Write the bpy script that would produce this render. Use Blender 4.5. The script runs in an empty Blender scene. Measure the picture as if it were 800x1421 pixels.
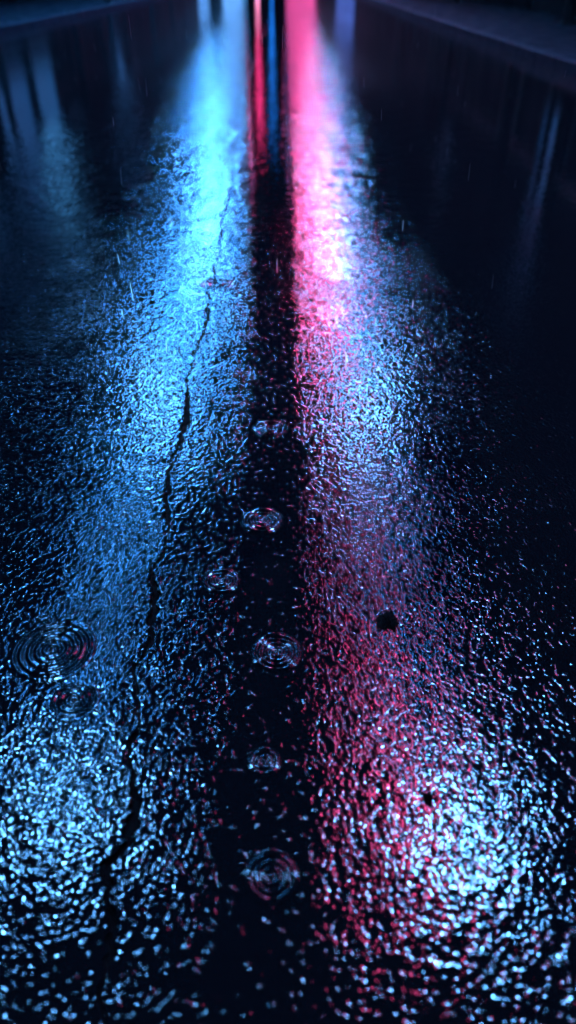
import bpy, bmesh, math, random
import numpy as np
random.seed(7)
R = math.radians
S = bpy.context.scene
COL = S.collection

# ------------------------------------------------------------------ camera, sky, exposure
PITCH = 36.9                     # degrees below the horizon
YAW = -0.23
CAM_H = 1.0
cam = bpy.data.cameras.new('camera')
cam.sensor_fit = 'VERTICAL'; cam.sensor_height = 36.0; cam.lens = 25.34
cam.clip_start = 0.02; cam.clip_end = 1500
cam.dof.use_dof = True
cam.dof.focus_distance = 1.62
cam.dof.aperture_fstop = 1.75
cam.dof.aperture_blades = 0
camo = bpy.data.objects.new('camera', cam); COL.objects.link(camo)
camo.location = (0, 0, CAM_H)
camo.rotation_euler = (R(90 - PITCH), 0, R(YAW))
S.camera = camo

w = bpy.data.worlds.new('World'); S.world = w; w.use_nodes = True
nt = w.node_tree
sky = nt.nodes.new('ShaderNodeTexSky'); sky.sky_type = 'NISHITA'; sky.sun_disc = False
sky.sun_elevation = R(-4.0); sky.sun_rotation = R(180); sky.ozone_density = 6.0
tint = nt.nodes.new('ShaderNodeVectorMath'); tint.operation = 'MULTIPLY'; tint.inputs[1].default_value = (0.18, 0.62, 1.0)
nt.links.new(sky.outputs[0], tint.inputs[0])
bg = nt.nodes['Background']; nt.links.new(tint.outputs[0], bg.inputs[0]); bg.inputs[1].default_value = 0.06
S.view_settings.view_transform = 'Standard'; S.view_settings.look = 'None'
S.view_settings.gamma = 1; S.view_settings.exposure = 0
S.cycles.use_denoising = True
S.cycles.denoising_prefilter = 'ACCURATE'
S.cycles.max_bounces = 3
S.cycles.sample_clamp_indirect = 4
S.cycles.pixel_filter_type = 'BLACKMAN_HARRIS'; S.cycles.filter_width = 1.3

# emitters' colours and strengths
BLUEWHITE = (0.11, 0.43, 1.0)
PINK = (1.0, 0.08, 0.34)
L_LAMP = 850.0
L_PINK = 260.0
SC = 10.0                        # lamp height above the mirrored camera

# ------------------------------------------------------------------ pixel of the photo (800x1421) -> point on the ground
def ground(px, py, z=0.0):
    f = 1000.0
    u = px - 400.0; v = py - 710.5
    p = R(PITCH); y = R(YAW)
    dx = u; dy = f * math.cos(p) - v * math.sin(p); dz = -f * math.sin(p) - v * math.cos(p)
    t = (z - CAM_H) / dz
    x, yy = dx * t, dy * t
    return (x * math.cos(y) - yy * math.sin(y), x * math.sin(y) + yy * math.cos(y))

# ------------------------------------------------------------------ helpers
def tag(o, label=None, cat=None, group=None, kind=None):
    if label: o['label'] = label
    if cat: o['category'] = cat
    if group: o['group'] = group
    if kind: o['kind'] = kind
    return o

def empty(name, loc=(0, 0, 0), rz=0.0):
    o = bpy.data.objects.new(name, None); COL.objects.link(o)
    o.location = loc; o.rotation_euler = (0, 0, rz); o.empty_display_size = 0.2
    return o

def copy_tree(o, parent=None):
    c = o.copy(); COL.objects.link(c); c.parent = parent
    for ch in [k for k in CHILD.get(o.name, [])]:
        k = copy_tree(ch, c); CHILD.setdefault(c.name, []).append(k)
    return c
CHILD = {}

class MB:
    def __init__(s): s.bm = bmesh.new()
    def box(s, x0, x1, y0, y1, z0, z1, bev=0.0):
        bm2 = bmesh.new()
        bmesh.ops.create_cube(bm2, size=1.0)
        for v in bm2.verts:
            v.co = ((x0 + x1) / 2 + v.co.x * (x1 - x0), (y0 + y1) / 2 + v.co.y * (y1 - y0), (z0 + z1) / 2 + v.co.z * (z1 - z0))
        if bev > 0:
            bmesh.ops.bevel(bm2, geom=bm2.edges[:], offset=bev, segments=2, affect='EDGES', profile=0.5)
        s._merge(bm2); return s
    def tube(s, pts, rad, n=12, cap=True):
        from mathutils import Vector
        pts = [Vector(p) for p in pts]
        rads = rad if isinstance(rad, (list, tuple)) else [rad] * len(pts)
        rings = []
        for i, p in enumerate(pts):
            t = (pts[min(i + 1, len(pts) - 1)] - pts[max(i - 1, 0)]).normalized()
            a = Vector((0, 1, 0)) if abs(t.y) < 0.9 else Vector((1, 0, 0))
            e1 = t.cross(a).normalized(); e2 = t.cross(e1).normalized()
            rings.append([s.bm.verts.new(p + (e1 * math.cos(2 * math.pi * k / n) + e2 * math.sin(2 * math.pi * k / n)) * rads[i]) for k in range(n)])
        for a, b in zip(rings, rings[1:]):
            for k in range(n):
                s.bm.faces.new((a[k], a[(k + 1) % n], b[(k + 1) % n], b[k]))
        if cap:
            s.bm.faces.new(rings[0][::-1]); s.bm.faces.new(rings[-1])
        return s
    def _merge(s, bm2):
        me = bpy.data.meshes.new('tmp'); bm2.to_mesh(me); bm2.free()
        s.bm.from_mesh(me); bpy.data.meshes.remove(me)
    def build(s, name, m, parent=None, smooth=False):
        bmesh.ops.recalc_face_normals(s.bm, faces=s.bm.faces[:])
        me = bpy.data.meshes.new(name); s.bm.to_mesh(me); s.bm.free()
        me.materials.append(m)
        if smooth:
            for p in me.polygons: p.use_smooth = True
        o = bpy.data.objects.new(name, me); COL.objects.link(o); o.parent = parent
        if parent: CHILD.setdefault(parent.name, []).append(o)
        return o

def np_mesh(name, verts, faces, m, parent=None, smooth=False):
    me = bpy.data.meshes.new(name)
    me.from_pydata([tuple(v) for v in verts], [], [tuple(f) for f in faces]); me.update()
    me.materials.append(m)
    if smooth:
        for p in me.polygons: p.use_smooth = True
    o = bpy.data.objects.new(name, me); COL.objects.link(o); o.parent = parent
    if parent: CHILD.setdefault(parent.name, []).append(o)
    return o

# ------------------------------------------------------------------ materials
def new_mat(name):
    m = bpy.data.materials.new(name); m.use_nodes = True
    return m, m.node_tree, m.node_tree.nodes['Principled BSDF']

class NB:
    """tiny node-expression builder"""
    def __init__(s, nt): s.nt = nt
    def _in(s, sock, v):
        if isinstance(v, (int, float)): sock.default_value = v
        elif isinstance(v, tuple): sock.default_value = v
        else: s.nt.links.new(v, sock)
    def m(s, op, a, b=None, c=None, clamp=False):
        n = s.nt.nodes.new('ShaderNodeMath'); n.operation = op; n.use_clamp = clamp
        s._in(n.inputs[0], a)
        if b is not None: s._in(n.inputs[1], b)
        if c is not None: s._in(n.inputs[2], c)
        return n.outputs[0]
    def noise(s, vec, scale, detail=2.0, rough=0.5, dim='2D'):
        n = s.nt.nodes.new('ShaderNodeTexNoise'); n.noise_dimensions = dim
        s._in(n.inputs['Vector'], vec)
        n.inputs['Scale'].default_value = scale; n.inputs['Detail'].default_value = detail; n.inputs['Roughness'].default_value = rough
        return n.outputs[0]
    def voro(s, vec, scale, feature='SMOOTH_F1', smooth=0.4, rnd=1.0):
        n = s.nt.nodes.new('ShaderNodeTexVoronoi'); n.voronoi_dimensions = '2D'; n.feature = feature
        s._in(n.inputs['Vector'], vec); n.inputs['Scale'].default_value = scale
        if feature == 'SMOOTH_F1': n.inputs['Smoothness'].default_value = smooth
        n.inputs['Randomness'].default_value = rnd
        return n.outputs['Distance']
    def mapr(s, v, a, b, c=0.0, d=1.0, smooth=True):
        n = s.nt.nodes.new('ShaderNodeMapRange'); n.interpolation_type = 'SMOOTHSTEP' if smooth else 'LINEAR'
        s._in(n.inputs['Value'], v)
        for k, x in zip(('From Min', 'From Max', 'To Min', 'To Max'), (a, b, c, d)): s._in(n.inputs[k], x)
        return n.outputs[0]
    def vscale(s, vec, sc):
        n = s.nt.nodes.new('ShaderNodeVectorMath'); n.operation = 'MULTIPLY'
        s._in(n.inputs[0], vec); n.inputs[1].default_value = sc
        return n.outputs[0]
    def pos(s):
        g = s.nt.nodes.new('ShaderNodeNewGeometry'); return g.outputs['Position']
    def sep(s, v):
        n = s.nt.nodes.new('ShaderNodeSeparateXYZ'); s._in(n.inputs[0], v); return n.outputs
    def mixc(s, f, a, b):
        n = s.nt.nodes.new('ShaderNodeMix'); n.data_type = 'RGBA'
        s._in(n.inputs[0], f); s._in(n.inputs[6], a); s._in(n.inputs[7], b); return n.outputs[2]

SEAM_L, SEAM_R = -0.092, 0.027      # the smooth sealed joint in metres
def wet_asphalt(name='wet_asphalt', k=1.0, r0=0.015, r1=0.035):
    m, nt, b = new_mat(name); N = NB(nt)
    P = N.pos(); X, Y, Z = N.sep(P)
    # ragged edge of the smooth joint
    wob = N.m('MULTIPLY', N.m('SUBTRACT', N.noise(P, 9.0, 3.0, 0.6), 0.5), 0.05)
    wob2 = N.m('MULTIPLY', N.m('SUBTRACT', N.noise(P, 60.0, 2.0), 0.5), 0.022)
    xw = N.m('ADD', N.m('ADD', X, wob), wob2)
    wide = N.m('MULTIPLY', N.m('MAXIMUM', N.m('SUBTRACT', Y, 2.2), 0.0), 0.045)   # the joint opens out further up the road
    xl = N.m('ADD', xw, wide)
    l = N.mapr(xl, SEAM_L - 0.022, SEAM_L + 0.03)
    r = N.mapr(xw, SEAM_R - 0.03, SEAM_R + 0.03, 1.0, 0.0)
    seam = N.m('MULTIPLY', l, r)                       # 1 inside the joint
    rough_mask = N.m('SUBTRACT', 1.0, seam)
    # pebble sized stones under the film of water
    v1 = N.voro(P, 90.0, smooth=0.25); v1s = N.m('POWER', N.m('MINIMUM', v1, 0.62), 3.0)
    v1s = N.m('MULTIPLY', v1s, N.mapr(N.noise(P, 45.0, 1.0), 0.30, 0.72, 0.35, 1.9))
    v2 = N.voro(P, 170.0, smooth=0.3); v2s = N.m('MULTIPLY', v2, v2)
    n1 = N.noise(P, 55.0, 2.0, 0.55)
    n2 = N.noise(P, 14.0, 2.0, 0.5)
    n3 = N.noise(P, 31.0, 1.0)
    lay = N.noise(N.vscale(P, (1.0, 1.7, 1.0)), 3.2, 3.0, 0.6)                    # where the water stands deeper
    deep = N.mapr(lay, 0.34, 0.60, 0.68, 1.10)
    h = N.m('MULTIPLY', v1s, -0.00138)
    h = N.m('MULTIPLY_ADD', v2s, -0.0003, h)
    h = N.m('MULTIPLY_ADD', n1, 0.0003, h)
    h = N.m('MULTIPLY', h, deep)
    h = N.m('MULTIPLY_ADD', n3, 0.0009, h)
    # standing water near the kerbs smooths the stones
    ax = N.m('ABSOLUTE', N.m('ADD', X, 0.35))
    edge = N.mapr(N.m('ADD', ax, N.m('MULTIPLY', n2, 0.5)), 0.8, 2.2, 1.0, 0.09)
    h = N.m('MULTIPLY', h, edge)
    h = N.m('MULTIPLY', h, N.mapr(Y, 2.0, 5.5, 1.0, 0.38))
    h = N.m('MULTIPLY', h, rough_mask)
    if k != 1.0: h = N.m('MULTIPLY', h, k)
    # long lazy wavelets everywhere, and rare pimples in the joint
    h = N.m('MULTIPLY_ADD', n2, N.m('MULTIPLY_ADD', edge, 0.0009, 0.0003), h)
    far = N.m('MULTIPLY', N.mapr(Y, 2.4, 6.0, 0.0, 1.0), N.m('MULTIPLY_ADD', rough_mask, 0.8, 0.2))
    far = N.m('MULTIPLY', far, N.mapr(ax, 0.8, 2.0, 1.0, 0.08))
    und = N.m('MULTIPLY_ADD', N.noise(P, 26.0, 2.0, 0.6), 0.0034, N.m('MULTIPLY', N.noise(P, 5.0, 1.0), 0.006))
    h = N.m('MULTIPLY_ADD', und, far, h)
    pim = N.mapr(N.noise(P, 75.0, 1.0), 0.66, 0.82, 0.0, 0.00045)
    pim = N.m('MULTIPLY', pim, N.m('MULTIPLY', edge, N.mapr(Y, 2.0, 5.0, 1.0, 0.1)))
    h = N.m('ADD', h, N.m('MULTIPLY', pim, 1.0 if k == 1.0 else 0.25))
    bump = nt.nodes.new('ShaderNodeBump'); bump.inputs['Strength'].default_value = 1.0; bump.inputs['Distance'].default_value = 1.0
    nt.links.new(h, bump.inputs['Height']); nt.links.new(bump.outputs[0], b.inputs['Normal'])
    col = N.mixc(N.noise(P, 160.0, 3.0), (0.0018, 0.0026, 0.004, 1), (0.008, 0.010, 0.013, 1))
    nt.links.new(col, b.inputs['Base Color'])
    band = N.noise(N.vscale(P, (1.1, 0.10, 1.0)), 1.6, 3.0, 0.6)
    ro = N.mapr(band, 0.3, 0.7, r0, r1)
    ro = N.m('ADD', ro, N.m('MULTIPLY', rough_mask, N.mapr(Y, 4.0, 11.0, 0.0, 0.09)))
    nt.links.new(ro, b.inputs['Roughness'])
    b.inputs['IOR'].default_value = 1.45
    return m

def simple(name, base, rough, scale=20.0, var=0.35, bump=0.0, bscale=60.0, metallic=0.0, ior=1.5):
    m, nt, b = new_mat(name); N = NB(nt)
    P = nt.nodes.new('ShaderNodeTexCoord').outputs['Object']
    f = N.noise(P, scale, 4.0, 0.6, '3D')
    a = tuple(c * (1 - var) for c in base) + (1,); c = tuple(min(1, c * (1 + var)) for c in base) + (1,)
    nt.links.new(N.mixc(f, a, c), b.inputs['Base Color'])
    nt.links.new(N.mapr(N.noise(P, scale * 0.4, 2.0, 0.5, '3D'), 0.3, 0.7, rough * 0.75, min(1, rough * 1.25)), b.inputs['Roughness'])
    b.inputs['Metallic'].default_value = metallic; b.inputs['IOR'].default_value = ior
    if bump:
        bp = nt.nodes.new('ShaderNodeBump'); bp.inputs['Strength'].default_value = 1.0; bp.inputs['Distance'].default_value = bump
        nt.links.new(N.noise(P, bscale, 3.0, 0.5, '3D'), bp.inputs['Height']); nt.links.new(bp.outputs[0], b.inputs['Normal'])
    return m

def emit(name, col, strength, var=0.0, scale=3.0):
    m, nt, b = new_mat(name); N = NB(nt)
    b.inputs['Base Color'].default_value = (0.5, 0.5, 0.5, 1); b.inputs['Roughness'].default_value = 0.4
    b.inputs['Emission Color'].default_value = tuple(col) + (1,)
    if var:
        P = nt.nodes.new('ShaderNodeTexCoord').outputs['Object']
        nt.links.new(N.mapr(N.noise(P, scale, 2.0, 0.5, '3D'), 0.3, 0.7, strength * (1 - var), strength * (1 + var)), b.inputs['Emission Strength'])
    else:
        b.inputs['Emission Strength'].default_value = strength
    return m

M = {}
M['road'] = wet_asphalt()
M['crack'] = simple('crack_dirt', (0.004, 0.004, 0.0045), 0.9, 90, 0.5, 0.002, 150, ior=1.15)
M['kerb'] = simple('kerb_granite', (0.010, 0.022, 0.038), 0.5, 40, 0.3, 0.002, 40, ior=1.2)
M['gutter'] = simple('gutter_grime', (0.02, 0.02, 0.022), 0.6, 40, 0.3, 0.002, 60)
M['steel'] = simple('painted_steel', (0.05, 0.055, 0.06), 0.35, 8, 0.3, metallic=0.6)
M['flat_black'] = simple('flat_black_paint', (0.01, 0.01, 0.011), 0.8, 10, 0.2, ior=1.2)
M['concrete'] = simple('facade_concrete', (0.028, 0.033, 0.04), 0.7, 1.5, 0.35, 0.01, 12, ior=1.05)
M['brick'] = simple('facade_render_dark', (0.016, 0.019, 0.024), 0.8, 1.2, 0.35, 0.01, 12, ior=1.05)
M['frame'] = simple('window_frame', (0.04, 0.042, 0.045), 0.4, 10, 0.2)
M['dark_glass'] = simple('dark_glass', (0.004, 0.006, 0.009), 0.6, 2, 0.2, ior=1.1)
M['lit_dim'] = emit('window_light_dim', (0.05, 0.34, 1.0), 0.16, 0.4, 0.8)
M['lit_blue'] = emit('window_light_blue', (0.05, 0.33, 1.0), 0.75, 0.45, 0.8)
M['lamp_near'] = emit('street_lamp_light_near', BLUEWHITE, L_LAMP * 0.95)  # nearest lamps: strength lowered to hold the near highlights down
M['neon_near'] = emit('neon_pink_light_near', PINK, L_PINK * 0.42)  # nearest neon: strength lowered to keep its pink glints small
M['lamp'] = emit('street_lamp_light', BLUEWHITE, L_LAMP)
M['neon_pink'] = emit('neon_pink_light', PINK, L_PINK)

def slab_mat():
    m, nt, b = new_mat('wet_paving'); N = NB(nt)
    P = N.pos()
    br = nt.nodes.new('ShaderNodeTexBrick'); nt.links.new(P, br.inputs['Vector'])
    br.inputs['Scale'].default_value = 1.0; br.inputs['Brick Width'].default_value = 0.6; br.inputs['Row Height'].default_value = 0.4
    br.inputs['Mortar Size'].default_value = 0.008
    br.inputs['Color1'].default_value = (0.008, 0.013, 0.021, 1); br.inputs['Color2'].default_value = (0.014, 0.022, 0.034, 1)
    br.inputs['Mortar'].default_value = (0.015, 0.015, 0.016, 1)
    nt.links.new(br.outputs[0], b.inputs['Base Color'])
    nt.links.new(N.mapr(N.noise(P, 3.0, 3.0), 0.3, 0.7, 0.4, 0.7), b.inputs['Roughness'])
    b.inputs['IOR'].default_value = 1.12
    h = N.m('ADD', N.m('MULTIPLY', br.outputs['Fac'], -0.004), N.m('MULTIPLY', N.noise(P, 70.0, 2.0), 0.0012))
    bp = nt.nodes.new('ShaderNodeBump'); bp.inputs['Distance'].default_value = 1.0
    nt.links.new(h, bp.inputs['Height']); nt.links.new(bp.outputs[0], b.inputs['Normal'])
    return m
M['slab'] = slab_mat()

# ------------------------------------------------------------------ the setting
XL, XR = -5.5, 3.4                 # faces of the two kerbs
YN, YF = -6.0, 118.0               # street from behind the camera to the cross street

ground_bm = MB(); ground_bm.box(-400, 400, -60, 900, -0.6, -0.30)
tag(ground_bm.build('ground', M['gutter']), kind='structure')

# crack centreline (photo pixels) -> ground
CR = [(338, 130), (330, 200), (322, 262), (310, 305), (304, 350), (293, 395), (288, 440), (276, 480), (262, 520),
      (262, 560), (247, 610), (236, 650), (231, 690), (241, 730), (228, 765), (216, 800), (218, 850), (205, 890),
      (190, 930), (189, 980), (193, 1005), (174, 1030), (190, 1075), (186, 1130), (181, 1160), (168, 1180), (143, 1200),
      (150, 1240), (154, 1290), (148, 1340), (146, 1421), (140, 1520)]
CG = sorted([ground(*p) for p in CR], key=lambda q: q[1])
cy = np.array([q[1] for q in CG]); cx = np.array([q[0] for q in CG])
rng = np.random.default_rng(3)
def fbm1(t, f0, octs=5, seed=0):
    r = np.random.default_rng(seed); out = np.zeros_like(t); a = 1.0
    for o in range(octs):
        ks = r.uniform(-1, 1, 8192)
        u = t * f0 * 2 ** o + 100 * o; i = np.floor(u).astype(int) % 8191; fr = u - np.floor(u); fr = fr * fr * (3 - 2 * fr)
        out += a * (ks[i] * (1 - fr) + ks[i + 1] * fr); a *= 0.6
    return out
ys = [YN, -1.0, 0.0]
y = 0.0
y0c, y1c = cy[0], cy[-1]
ys = [YN, -1.0] + list(np.arange(y0c - 0.02, y1c, 0.003)) + list(np.geomspace(y1c + 0.1, YF, 60))
ys = np.array(ys)
xc = np.interp(ys, cy, cx) + fbm1(ys, 14, 5, 1) * 0.0075 + fbm1(ys, 90, 2, 5) * 0.0018
wd = 0.0036 + 0.0030 * fbm1(ys, 9, 4, 2) + 0.0013 * fbm1(ys, 120, 2, 4)
wd = 0.95 * np.clip(wd, 0.0012, 0.012) * np.clip(1.95 - 0.42 * ys, 0.75, 1.8)
inside = (ys >= y0c) & (ys <= y1c)
taper = np.clip((y1c - ys) / 1.0, 0, 1)
wd = np.where(inside, wd * taper, 0.0) + 0.00005
DEEP = 0.022
V = []; F = []
n = len(ys)
for i in range(n):
    a = xc[i] - wd[i]; b = xc[i] + wd[i]; yy = ys[i]
    V += [(XL, yy, 0), (a - 0.004, yy, 0), (a, yy, -0.0003), (a + wd[i] * 0.25, yy, -DEEP), (b - wd[i] * 0.25, yy, -DEEP), (b, yy, -0.0003), (b + 0.004, yy, 0), (XR, yy, 0)]
for i in range(n - 1):
    for k in range(7):
        if k == 3: continue
        p = i * 8 + k; F.append((p, p + 1, p + 9, p + 8))
road = np_mesh('road', V, F, M['road']); tag(road, 'wet black asphalt road running away between two kerbs, glittering with blue and pink reflections', kind='structure')
# the crack: dirt floor and ragged walls below the asphalt surface
V = []; F = []
for i in range(n):
    a = xc[i] - wd[i]; b = xc[i] + wd[i]; yy = ys[i]
    V += [(a + 0.0002, yy, -0.003), (a + wd[i] * 0.3, yy, -0.007), (b - wd[i] * 0.3, yy, -0.007), (b - 0.0002, yy, -0.003)]
sel = [i for i in range(n - 1) if inside[i] and inside[i + 1]]
for i in sel:
    for k in range(3):
        p = i * 4 + k; F.append((p, p + 1, p + 5, p + 4))
crack = np_mesh('crack', V, F, M['crack'], road)
crack['label'] = 'long jagged dark crack winding along the road'

def branch(pts, w0, seed):
    g = [ground(*p) for p in pts]; g = np.array(g)
    t = np.linspace(0, len(g) - 1, 90); xs = np.interp(t, range(len(g)), g[:, 0]); yy = np.interp(t, range(len(g)), g[:, 1])
    xs = xs + fbm1(t, 3.0, 4, seed) * 0.003; yy = yy + fbm1(t, 3.0, 4, seed + 1) * 0.003
    d = np.stack([np.gradient(xs), np.gradient(yy)], 1); d /= np.linalg.norm(d, axis=1)[:, None]
    w = w0 * (1 - t / t[-1]) ** 0.6 * (1 + 0.4 * fbm1(t, 6.0, 2, seed + 2)) + 0.0002
    V = []; F = []
    for i in range(len(t)):
        nx, ny = -d[i, 1], d[i, 0]
        V += [(xs[i] + nx * w[i], yy[i] + ny * w[i], -0.0004), (xs[i], yy[i], 0.0007), (xs[i] - nx * w[i], yy[i] - ny * w[i], -0.0004)]
    for i in range(len(t) - 1):
        for k in range(2):
            p = i * 3 + k; F.append((p, p + 1, p + 4, p + 3))
    o = np_mesh('hairline_crack', V, F, M['crack'], road); return o
branch([(143, 1203), (132, 1218), (118, 1240), (112, 1262)], 0.0028, 5)
branch([(189, 985), (182, 1000), (170, 1012), (160, 1034)], 0.0026, 15)
branch([(217, 800), (210, 806), (200, 822)], 0.0022, 25)
branch([(293, 395), (280, 392), (270, 396)], 0.0035, 35)
branch([(262, 520), (256, 528), (252, 545)], 0.0020, 45)
branch([(231, 690), (224, 684), (216, 690)], 0.0022, 55)

# ------------------------------------------------------------------ kerbs, pavements
def kerb_row(name, x0, x1, side, label):
    mb = MB(); y = -4.0; k = 0
    while y < YF - 1:
        L = 0.915
        mb.box(x0, x1, y, y + L - 0.008, -0.2, 0.135 + 0.004 * math.sin(k * 1.7), 0.012)
        y += L; k += 1
    o = mb.build(name, M['kerb']); tag(o, label, kind='structure')
kerb_row('kerb', XL - 0.16, XL, -1, 'pale wet granite kerb at the far left edge of the road')
kerb_row('kerb', XR, XR + 0.16, 1, 'pale wet granite kerb at the right edge of the road')
for x0, x1, lab in ((-11.0, XL - 0.163, 'wet paved pavement beyond the left kerb'), (XR + 0.163, 7.4, 'wet paved pavement beyond the right kerb')):
    o = MB().box(x0, x1, -4.0, YF - 1, -0.2, 0.128).build('pavement', M['slab']); tag(o, lab, kind='structure')
# cross street at the far end
o = MB().box(-60, 60, YF, YF + 8, -0.25, -0.004).build('cross_street', M['gutter']); tag(o, kind='structure')
o = MB().box(-60, 60, YF + 8, YF + 11, -0.25, 0.12).build('pavement', M['slab']); tag(o, 'pavement across the far end of the street', kind='structure')

# ------------------------------------------------------------------ street lamps with pink neon tubes hung from their arms
def make_lamp(side, xk, xl, xp):
    """post stands at xk behind the kerb; the arm carries the lamp head at xl (and a neon tube at xp)"""
    t = empty('street_lamp', (xk, 0, 0.128))
    H = SC - 1.0 - 0.128
    MB().tube([(0, 0, 0), (0, 0, 0.03)], 0.19, 16).tube([(0, 0, 0.03), (0, 0, 0.9)], 0.11, 16).tube([(0, 0, 0.9), (0, 0, 1.0)], [0.11, 0.075], 16).build('base', M['steel'], t, False)
    dx = xl - xk
    reach = xp - xk if xp is not None else dx
    s = 1 if dx > 0 else -1
    MB().tube([(0, 0, 1.0), (0, 0, H - 0.8), (0, 0, H + 0.2)], [0.075, 0.06, 0.052], 14).build('post', M['steel'], t, True)
    pts = [(0, 0, H - 0.2)] + [(s * 0.35 * math.sin(a), 0, H - 0.2 + 0.35 * (1 - math.cos(a))) for a in (0.5, 1.0, 1.4)] + [(reach + s * 0.15, 0, H + 0.17)]
    MB().tube(pts, 0.04, 12).build('arm', M['steel'], t, True)
    hd = MB().box(dx - 0.28, dx + 0.28, -0.66, 0.66, H + 0.015, H + 0.13, 0.03).box(dx - 0.05, dx + 0.05, -0.05, 0.05, H + 0.10, H + 0.16).box(dx - 0.20, dx - 0.185, -1.0, 1.0, H - 0.36, H + 0.02).box(dx + 0.185, dx + 0.20, -1.0, 1.0, H - 0.36, H + 0.02).build('lamp_head', M['steel'], t)  # long side skirts, added to keep lamp light off the walls
    MB().box(dx - 0.15, dx + 0.15, -0.45, 0.45, H - 0.01, H + 0.02, 0.008).build('diffuser', M['lamp'], hd)
    return t
def make_neon(length):
    t = empty('neon_sign', (0, 0, 0))
    MB().box(-0.10, 0.10, -length / 2, length / 2, 0.06, 0.16, 0.01).box(-0.115, -0.101, -length / 2, length / 2, -0.30, 0.15).box(0.101, 0.115, -length / 2, length / 2, -0.30, 0.15).build('housing', M['steel'], t)  # deep side skirts, shaped so the pink falls only on the road
    for xx in (-0.055, 0.055):
        MB().tube([(xx, -length / 2 + 0.05, 0.02), (xx, length / 2 - 0.05, 0.02)], 0.035, 10).build('neon_tube', M['neon_pink'], t, True)
    for yy in (-length * 0.3, length * 0.3):
        MB().tube([(0, yy, 0.16), (0, 0, 0.44)], 0.008, 6).build('hanger', M['steel'], t)
    return t
SP = 12.1
Y0 = 5.65
ORD = ['nearest', 'second', 'third', 'fourth', 'fifth', 'sixth', 'seventh', 'eighth', 'ninth']
xL, xR_, xP = -0.345 * SC, 0.222 * SC, 0.150 * SC
lp = make_lamp(-1, XL - 0.45, xL, None); rp = make_lamp(1, XR + 2.4, xR_, xP); ng = make_neon(3.6)
NL = 5
LXO = {3: -0.4, 4: -1.0}                 # the last posts on the left reach out less
for i in list(range(1, NL)) + [0]:
    yy = Y0 + SP * i
    for proto, xx, side in ((lp, XL - 0.45, 'left'), (rp, XR + 2.4, 'right')):
        o = proto if i == 0 else copy_tree(proto)
        o.location = (xx + (0.3 if side == 'right' else 0.2) * (i == 0) + (LXO.get(i, 0) if side == 'left' else 0), yy + ((-0.2 if side == 'right' else 0.2) if i == 0 else 0), 0.128)
        if i == 0:                                   # the nearest pair is set dimmer to balance its glints: own diffuser mesh
            for hd in CHILD[o.name]:
                for df in CHILD.get(hd.name, []):
                    df.data = df.data.copy(); df.data.materials[0] = M['lamp_near']
        tag(o, '%s street lamp on the %s pavement, dark post with blue-white light on an arm' % (ORD[i], side), 'street lamp', 'street lamps on the %s pavement' % side)
    if i == 1: continue
    o = ng if i == 0 else copy_tree(ng)
    o.location = (xP + (0.22 if i == 0 else 0), yy + (0.5 if i == 0 else 0), SC - 1.0 - 0.29)
    if i == 0:
        for tb in CHILD[o.name]:
            if tb.name.startswith('neon_tube'): tb.data = tb.data.copy(); tb.data.materials[0] = M['neon_near']
    tag(o, 'pink neon sign hanging under the arm of the %s street lamp on the right' % ORD[i], 'neon sign', 'pink neon signs hung over the road')

# added strings of fill tubes, invented to feed the glitter between the lamps
def fill_string(x, y0, y1, z, m, label, group, rad):
    t = empty('fill_string', (x, (y0 + y1) / 2, z)); tag(t, label, 'added fill light string', group)
    h = (y1 - y0) / 2; sag = 0.22
    pts = [(0, -h + 2 * h * k / 16, -sag * (1 - (2 * k / 16 - 1) ** 2)) for k in range(17)]
    MB().tube(pts, 0.012, 6).build('cable', M['steel'], t, True)
    q = lambda a: -h + 2 * h * a
    sg = lambda a: -sag * (1 - (2 * a - 1) ** 2)
    sh = MB()
    for k in range(8):                                # opaque trough that keeps the light off the facades
        a = k / 8 + 0.005; b = (k + 1) / 8 - 0.005; zz = (sg(a) + sg(b)) / 2
        w0 = rad + 0.02
        sh.box(-w0 - 0.012, -w0, q(a), q(b), zz - 0.05 - rad - 0.20, zz - 0.012).box(w0, w0 + 0.012, q(a), q(b), zz - 0.05 - rad - 0.20, zz - 0.012)
        sh.box(-w0 - 0.012, w0 + 0.012, q(a), q(b), zz - 0.011, zz + 0.012)
    sh.build('shade', M['flat_black'], t)
    n = 8
    for k in range(n):
        a = (k + 0.12) / n; b = (k + 0.88) / n
        f = lambda q: (0, -h + 2 * h * q, -sag * (1 - (2 * q - 1) ** 2) - 0.05 - rad)
        MB().tube([f(a), f((a + b) / 2), f(b)], rad, 8).build('fill_tube', m, t, True)
SB, SPK = (0.04, 0.32, 1.0), (1.0, 0.07, 0.33)
BL = [emit('fill_string_blue', SB, v) for v in (230.0, 520.0, 420.0, 300.0)]
BR = [emit('fill_string_pale_blue', SB, v) for v in (140.0, 230.0, 70.0, 30.0)]
PK = [emit('fill_string_pink', SPK, v) for v in (75.0, 220.0, 140.0, 110.0)]
for i in range(NL - 1):
    ya = Y0 + SP * i + 0.8; yb = ya + SP - 1.6
    pos = 'between the %s and the %s lamps' % (ORD[i], ORD[i + 1])
    fill_string(xL + LXO.get(i, 0), ya, yb, SC - 1.0, BL[i], 'added blue fill light string over the left lane %s' % pos, 'added blue fill light strings over the left lane', 0.06)
    fill_string(xR_, ya, yb, SC - 1.0, BR[i], 'added blue fill light string over the right lane %s' % pos, 'added blue fill light strings over the right lane', 0.04)
    fill_string(xP, ya + 1.2, yb - 1.2, SC - 1.15, PK[i], 'added pink fill light string over the road %s' % pos, 'added pink fill light strings over the road', 0.035)

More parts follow.
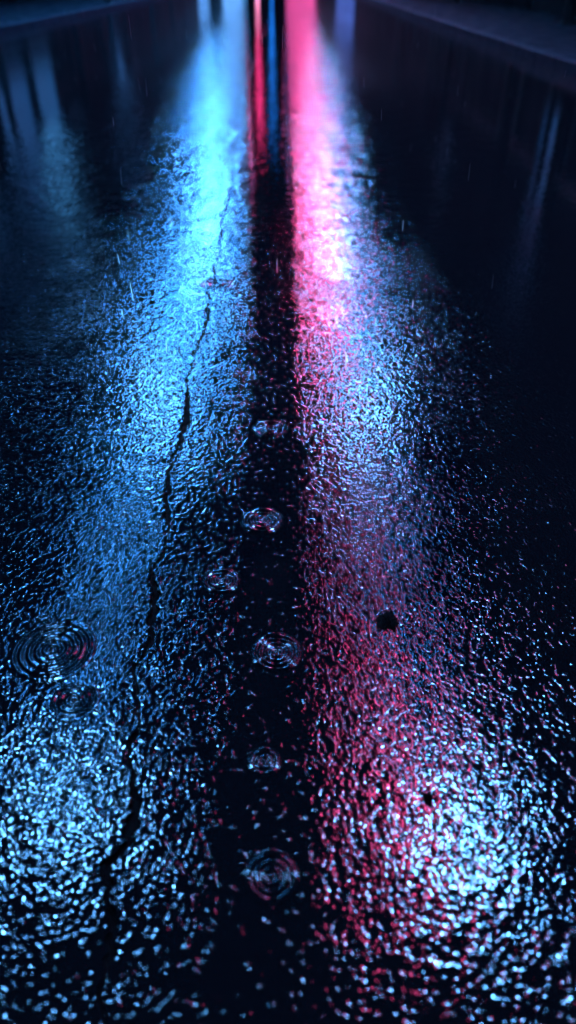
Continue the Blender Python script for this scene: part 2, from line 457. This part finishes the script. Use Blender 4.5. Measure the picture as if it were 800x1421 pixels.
# ------------------------------------------------------------------ buildings
def window_part(parent, x, z, ww, hh, lit):
    fr = MB()
    t = 0.07
    fr.box(x - ww / 2, x + ww / 2, -0.07, 0.0, z, z + t).box(x - ww / 2, x + ww / 2, -0.07, 0.0, z + hh - t, z + hh)
    fr.box(x - ww / 2, x - ww / 2 + t, -0.07, 0.0, z + t, z + hh - t).box(x + ww / 2 - t, x + ww / 2, -0.07, 0.0, z + t, z + hh - t)
    fr.box(x - 0.025, x + 0.025, -0.06, 0.0, z + t, z + hh - t)
    f = fr.build('window', M['frame'], parent)
    MB().box(x - ww / 2 + t, x + ww / 2 - t, -0.03, -0.005, z + t, z + hh - t).build('pane', lit, f)
    MB().box(x - ww / 2 - 0.08, x + ww / 2 + 0.08, -0.16, -0.002, z - 0.09, z - 0.005).build('sill', M['concrete'], f)
def building(loc, rz, width, height, depth, mat, label, nwin, floors, litp, group, seed):
    rr = random.Random(seed)
    t = empty('building', loc, rz); tag(t, label, 'building', group)
    MB().box(0, width, 0, depth, -0.2, height).build('wall', mat, t)
    MB().box(-0.1, width + 0.1, -0.22, depth, height + 0.002, height + 0.35, 0.03).build('cornice', M['concrete'], t)
    fl = (height - 4.0) / floors
    for j in range(floors):
        for i in range(nwin):
            x = width * (i + 0.5) / nwin; z = 4.2 + j * fl + 0.5
            lit = M['lit_dim'] if rr.random() < litp else M['dark_glass']
            window_part(t, x, z, width / nwin * 0.5, min(1.7, fl - 1.2), lit)
    # shop front
    sh = MB().box(0.5, width - 0.5, -0.12, 0.0, 0.5, 0.62).box(0.5, width - 0.5, -0.12, 0.0, 3.0, 3.15).box(0.5, 0.65, -0.12, 0.0, 0.62, 3.0).box(width - 0.65, width - 0.5, -0.12, 0.0, 0.62, 3.0).box(width / 2 - 0.05, width / 2 + 0.05, -0.12, 0, 0.62, 3.0).build('shop_window', M['frame'], t)
    MB().box(0.65, width - 0.65, -0.05, -0.01, 0.62, 3.0).build('pane', M['dark_glass'], sh)
    return t
specs = [(0, 13, 11, 'brick'), (13.5, 11, 9, 'concrete'), (25, 14, 13, 'brick'), (39.5, 12, 10, 'concrete'), (52, 16, 14, 'brick'), (68.5, 14, 12, 'concrete'), (83, 15, 15, 'brick')]
W_ = ['nearest', 'second', 'third', 'fourth', 'fifth', 'sixth', 'seventh']
for i, (y0, wdt, hh, mt) in enumerate(specs):
    # left row faces +X : local x runs along +Y
    building((-9.6, y0, 0.13), R(90), wdt, hh, 8, M[mt], '%s of the dark %s buildings along the left pavement' % (W_[i], 'rendered' if mt == 'brick' else 'concrete'), 4, 3, 0.15, 'buildings on the left side', 10 + i)
for i, (y0, wdt, hh, mt) in enumerate(specs[:6]):
    building((6.9, y0 + wdt, 0.13), R(-90), wdt, hh + 1, 8, M[mt], '%s of the dark %s buildings along the right pavement' % (W_[i], 'rendered' if mt == 'brick' else 'concrete'), 4, 3, 0.08, 'buildings on the right side', 40 + i)
building((-26, YF + 11, 0.12), 0, 22, 34, 12, M['concrete'], 'tall concrete building left of centre across the end of the street', 7, 8, 0.12, 'buildings across the end', 70)
building((-3.6, YF + 11, 0.12), 0, 14, 32, 12, M['brick'], 'tall dark building facing down the street at its end', 5, 8, 0.05, 'buildings across the end', 71)
building((10.8, YF + 11, 0.12), 0, 20, 26, 12, M['concrete'], 'concrete building right of centre across the end of the street', 6, 7, 0.12, 'buildings across the end', 72)

# light boxes on the side facades
def light_box(x, y0, y1, z0, z1, face, mat, label, bars=5):
    """upright lit box fixed to a facade at x, facing the street (+1 = faces +X)"""
    t = empty('light_box', (x, (y0 + y1) / 2, z0)); tag(t, label, 'light box')
    h = z1 - z0; w2 = (y1 - y0) / 2; s = face
    c = MB()
    c.box(min(0.0, s * 0.28), max(0.0, s * 0.28), -w2, w2, -0.08, 0.0).box(min(0.0, s * 0.28), max(0.0, s * 0.28), -w2, w2, h, h + 0.08)
    c.box(min(0.0, s * 0.28), max(0.0, s * 0.28), -w2, -w2 + 0.06, 0.0, h).box(min(0.0, s * 0.28), max(0.0, s * 0.28), w2 - 0.06, w2, 0.0, h)
    for k in range(1, bars):
        c.box(min(s * 0.24, s * 0.27), max(s * 0.24, s * 0.27), -w2 + 0.06, w2 - 0.06, h * k / bars - 0.03, h * k / bars + 0.03)
    c.build('frame', M['steel'], t)
    MB().box(min(s * 0.05, s * 0.23), max(s * 0.05, s * 0.23), -w2 + 0.06, w2 - 0.06, 0.0, h).build('light_panel', mat, t)
light_box(-9.6, 31.2, 34.0, 2.0, 4.4, 1, emit('box_light_low', (0.04, 0.32, 1.0), 0.35), 'lower dim blue light box on the left facade', 3)
light_box(-9.6, 31.2, 33.4, 4.7, 7.9, 1, emit('box_light_high', (0.08, 0.42, 1.0), 2.2), 'bright blue light box above a dimmer one on the left facade', 4)
light_box(-9.6, 26.8, 30.4, 2.0, 6.9, 1, emit('box_light_wide', (0.04, 0.30, 1.0), 0.30), 'wide dim blue light box on the left facade', 5)
light_box(-9.6, 23.2, 24.6, 2.0, 7.6, 1, emit('box_light_near', (0.04, 0.30, 1.0), 0.25), 'narrow dim blue light box nearest on the left facade', 5)
light_box(-9.6, 46.0, 49.0, 3.2, 9.2, 1, emit('box_light_far', (0.05, 0.33, 1.0), 0.6), 'farthest blue light box on the left facade', 5)
light_box(6.9, 19.6, 20.9, 1.8, 7.4, -1, emit('box_light_right', (0.03, 0.26, 1.0), 0.18), 'narrow dim blue light box on the right facade', 5)

for m_ in bpy.data.materials:
    if m_.name.startswith(('window_light', 'box_light')): m_.cycles.emission_sampling = 'NONE'
# big neon signs on the buildings across the end of the street
def end_sign(x0, x1, z0, z1, col, strength, label, segs=6, cat='neon sign', gap=0.25):
    yb = YF + 11 - 0.24
    t = empty('neon_sign', ((x0 + x1) / 2, yb, z0)); tag(t, label, cat)
    w2 = (x1 - x0) / 2; h = z1 - z0
    MB().box(-w2 - 0.08, w2 + 0.08, -0.12, 0.0, -0.1, h + 0.1, 0.02).build('backboard', M['steel'], t)
    MB().box(-0.06, 0.06, 0.001, 0.24, h * 0.2, h * 0.2 + 0.1).box(-0.06, 0.06, 0.001, 0.24, h * 0.8, h * 0.8 + 0.1).build('bracket', M['steel'], t)
    m = emit('sign_light', col, strength, 0.35, 0.5)
    for k in range(segs):
        a = h * k / segs; b = h * (k + 1) / segs - gap
        MB().box(-w2, w2, -0.26, -0.121, a, b, 0.02).build('light_panel', m, t)
end_sign(-9.0, -6.2, 2.0, 26.0, (0.13, 0.40, 1.0), 2.0, 'broad pale blue-white sign left of the thin upright signs', 5)
end_sign(-5.85, -5.65, 2.0, 11.0, (0.06, 0.42, 1.0), 4.0, 'thin light blue upright sign beside the pale broad sign', 6)
end_sign(-4.02, -3.80, 8.0, 22.0, (1.0, 0.04, 0.24), 13.0, 'thin pink upright sign broken into short bars', 16, gap=0.45)
end_sign(-4.1, -3.75, 1.2, 3.0, (1.0, 0.30, 0.6), 12.0, 'short bright pale pink sign at street level', 2)
end_sign(-1.98, -1.76, 2.0, 22.0, (0.01, 0.22, 1.0), 5.0, 'thin deep blue upright sign broken into short bars', 18, gap=0.4)
end_sign(0.2, 4.5, 1.5, 21.0, (1.0, 0.10, 0.44), 1.4, 'broad pink sign filling the front of the end building', 5)
end_sign(7.6, 10.2, 1.5, 9.0, (0.12, 0.24, 1.0), 0.8, 'low wide blue sign right of the broad pink sign', 3)
end_sign(-16.0, -11.0, 1.0, 6.0, (0.12, 0.38, 1.0), 1.6, 'low wide blue sign far left across the end', 2)

# ------------------------------------------------------------------ ripples: rings of real water round fallen raindrops
RIP = [(73, 902, 112, 5, 'large many-ringed raindrop ripple at the left, left of the crack'),
       (103, 972, 66, 3, 'round raindrop ripple just below the largest ripple'),
       (364, 722, 56, 3, 'raindrop ripple in the dark seam, upper of the clear ones'),
       (307, 806, 50, 3, 'raindrop ripple on the left edge of the dark seam'),
       (384, 905, 68, 4, 'raindrop ripple with blue and pink rings in the middle of the dark seam'),
       (367, 1058, 44, 2, 'small faint raindrop ripple low in the dark seam'),
       (377, 1217, 72, 3, 'lowest raindrop ripple in the dark seam'),
       (375, 595, 46, 3, 'flat pink-glinting raindrop ripple high in the dark seam'),
       (299, 395, 48, 2, 'dark raindrop ripple beside the crack in the brightest blue streak')]
def ripple(px, py, wpx, nr, label):
    cxx, cyy = ground(px, py)
    f = 1000.0
    d = f * CAM_H / (math.cos(R(PITCH)) * (py + 42.0))
    rad = wpx / 2 * d / f * 1.06
    lam = rad / (nr + 0.6)
    amp = (0.50 if px > 250 else 0.34) * lam / 6.283
    nrad = (nr + 1) * 18; nang = 180
    V = []; F = []
    rr = random.Random(px)
    ph = rr.random() * 6
    for i in range(nrad + 1):
        r = rad * i / nrad
        for k in range(nang):
            th = 2 * math.pi * k / nang
            env = min(1, (rad - r) / (0.9 * lam)); env = env * env * (3 - 2 * env)
            env *= 0.55 + 0.45 * (r / rad)
            z = amp * math.cos(2 * math.pi * r / lam) * env * (1 + 0.25 * math.sin(3 * th + ph))
            z += amp * 0.05 * math.sin(17 * th + ph + r * 400) * env
            V.append((r * math.cos(th), r * math.sin(th), z))
    for i in range(nrad):
        for k in range(nang):
            k2 = (k + 1) % nang
            F.append((i * nang + k, (i + 1) * nang + k, (i + 1) * nang + k2, i * nang + k2))
    # skirt down into the road so the film has an edge
    b0 = len(V)
    for k in range(nang):
        th = 2 * math.pi * k / nang; V.append(((rad + 0.002) * math.cos(th), (rad + 0.002) * math.sin(th), -0.0012))
    for k in range(nang):
        k2 = (k + 1) % nang; F.append((nrad * nang + k, b0 + k, b0 + k2, nrad * nang + k2))
    o = np_mesh('raindrop_ripple', V, F, M['ripple'] if px > 250 else M['ripple_rough'], None, True)
    o.location = (cxx, cyy, 0.0012)
    tag(o, label, 'ripple', 'raindrop ripples on the wet road')
M['ripple_rough'] = wet_asphalt('rippled_water_over_stones', 0.5, 0.015, 0.03)
M['ripple'] = wet_asphalt('rippled_water', 0.2, 0.015, 0.03)
for r in RIP: ripple(*r)

# ------------------------------------------------------------------ small dark crumb of tar lying on the road
def clod(px, py, wpx, label, seed):
    cxx, cyy = ground(px, py)
    d = 1000.0 / (math.cos(R(PITCH)) * (py + 42.0)); rad = wpx / 2 * d / 1000
    rr = np.random.default_rng(seed); na = 72; nrad = 10; V = [(0, 0, 0.003)]; F = []
    th = np.linspace(0, 2 * np.pi, na, endpoint=False)
    out = 1 + 0.28 * np.sin(2 * th + 1.2) + 0.13 * np.sin(3 * th + seed) + 0.06 * np.sin(7 * th + 2) + 0.09 * rr.normal(size=na)
    for i in range(1, nrad + 1):
        for k in range(na):
            q = i / nrad; r = rad * out[k] * q
            z = 0.0045 * (1 - q ** 3) + (0.0016 * rr.random() if q < 1 else -0.001)
            V.append((r * math.cos(th[k]), r * math.sin(th[k]) * 1.85, z))
    for k in range(na): F.append((0, 1 + k, 1 + (k + 1) % na))
    for i in range(nrad - 1):
        for k in range(na):
            a = 1 + i * na; k2 = (k + 1) % na
            F.append((a + k, a + na + k, a + na + k2, a + k2))
    o = np_mesh('tar_crumb', V, F, M['crack']); o.location = (cxx, cyy, 0)
    tag(o, label, 'debris')
clod(538, 862, 25, 'ragged dark scrap of tar on the glittering pink and blue part of the road', 4)
clod(594, 1108, 13, 'dark crumb just left of the lower right bright highlight', 12)

# ------------------------------------------------------------------ rain
def rain():
    m, nt, b = new_mat('rain_water')
    b.inputs['Base Color'].default_value = (0.8, 0.85, 0.9, 1); b.inputs['Roughness'].default_value = 0.25; b.inputs['IOR'].default_value = 1.33
    b.inputs['Transmission Weight'].default_value = 0.6
    mb = MB(); rr = random.Random(21)
    for _ in range(150):
        y = rr.uniform(1.6, 9); x = rr.uniform(-0.55, 0.55) * y; z = rr.uniform(0.15, 1.0 + 0.0)
        L = rr.uniform(0.018, 0.05); r = rr.uniform(0.0004, 0.0008); dx = rr.uniform(-0.05, 0.08) * L
        mb.tube([(x, y, z), (x + dx * .15, y, z - L * .15), (x + dx * .8, y, z - L * .8), (x + dx, y, z - L)], [r * .3, r * .8, r, r * .3], 6)
    o = mb.build('rain', m, None, True); tag(o, 'thin falling raindrops above the road', 'rain', kind='stuff')
rain()
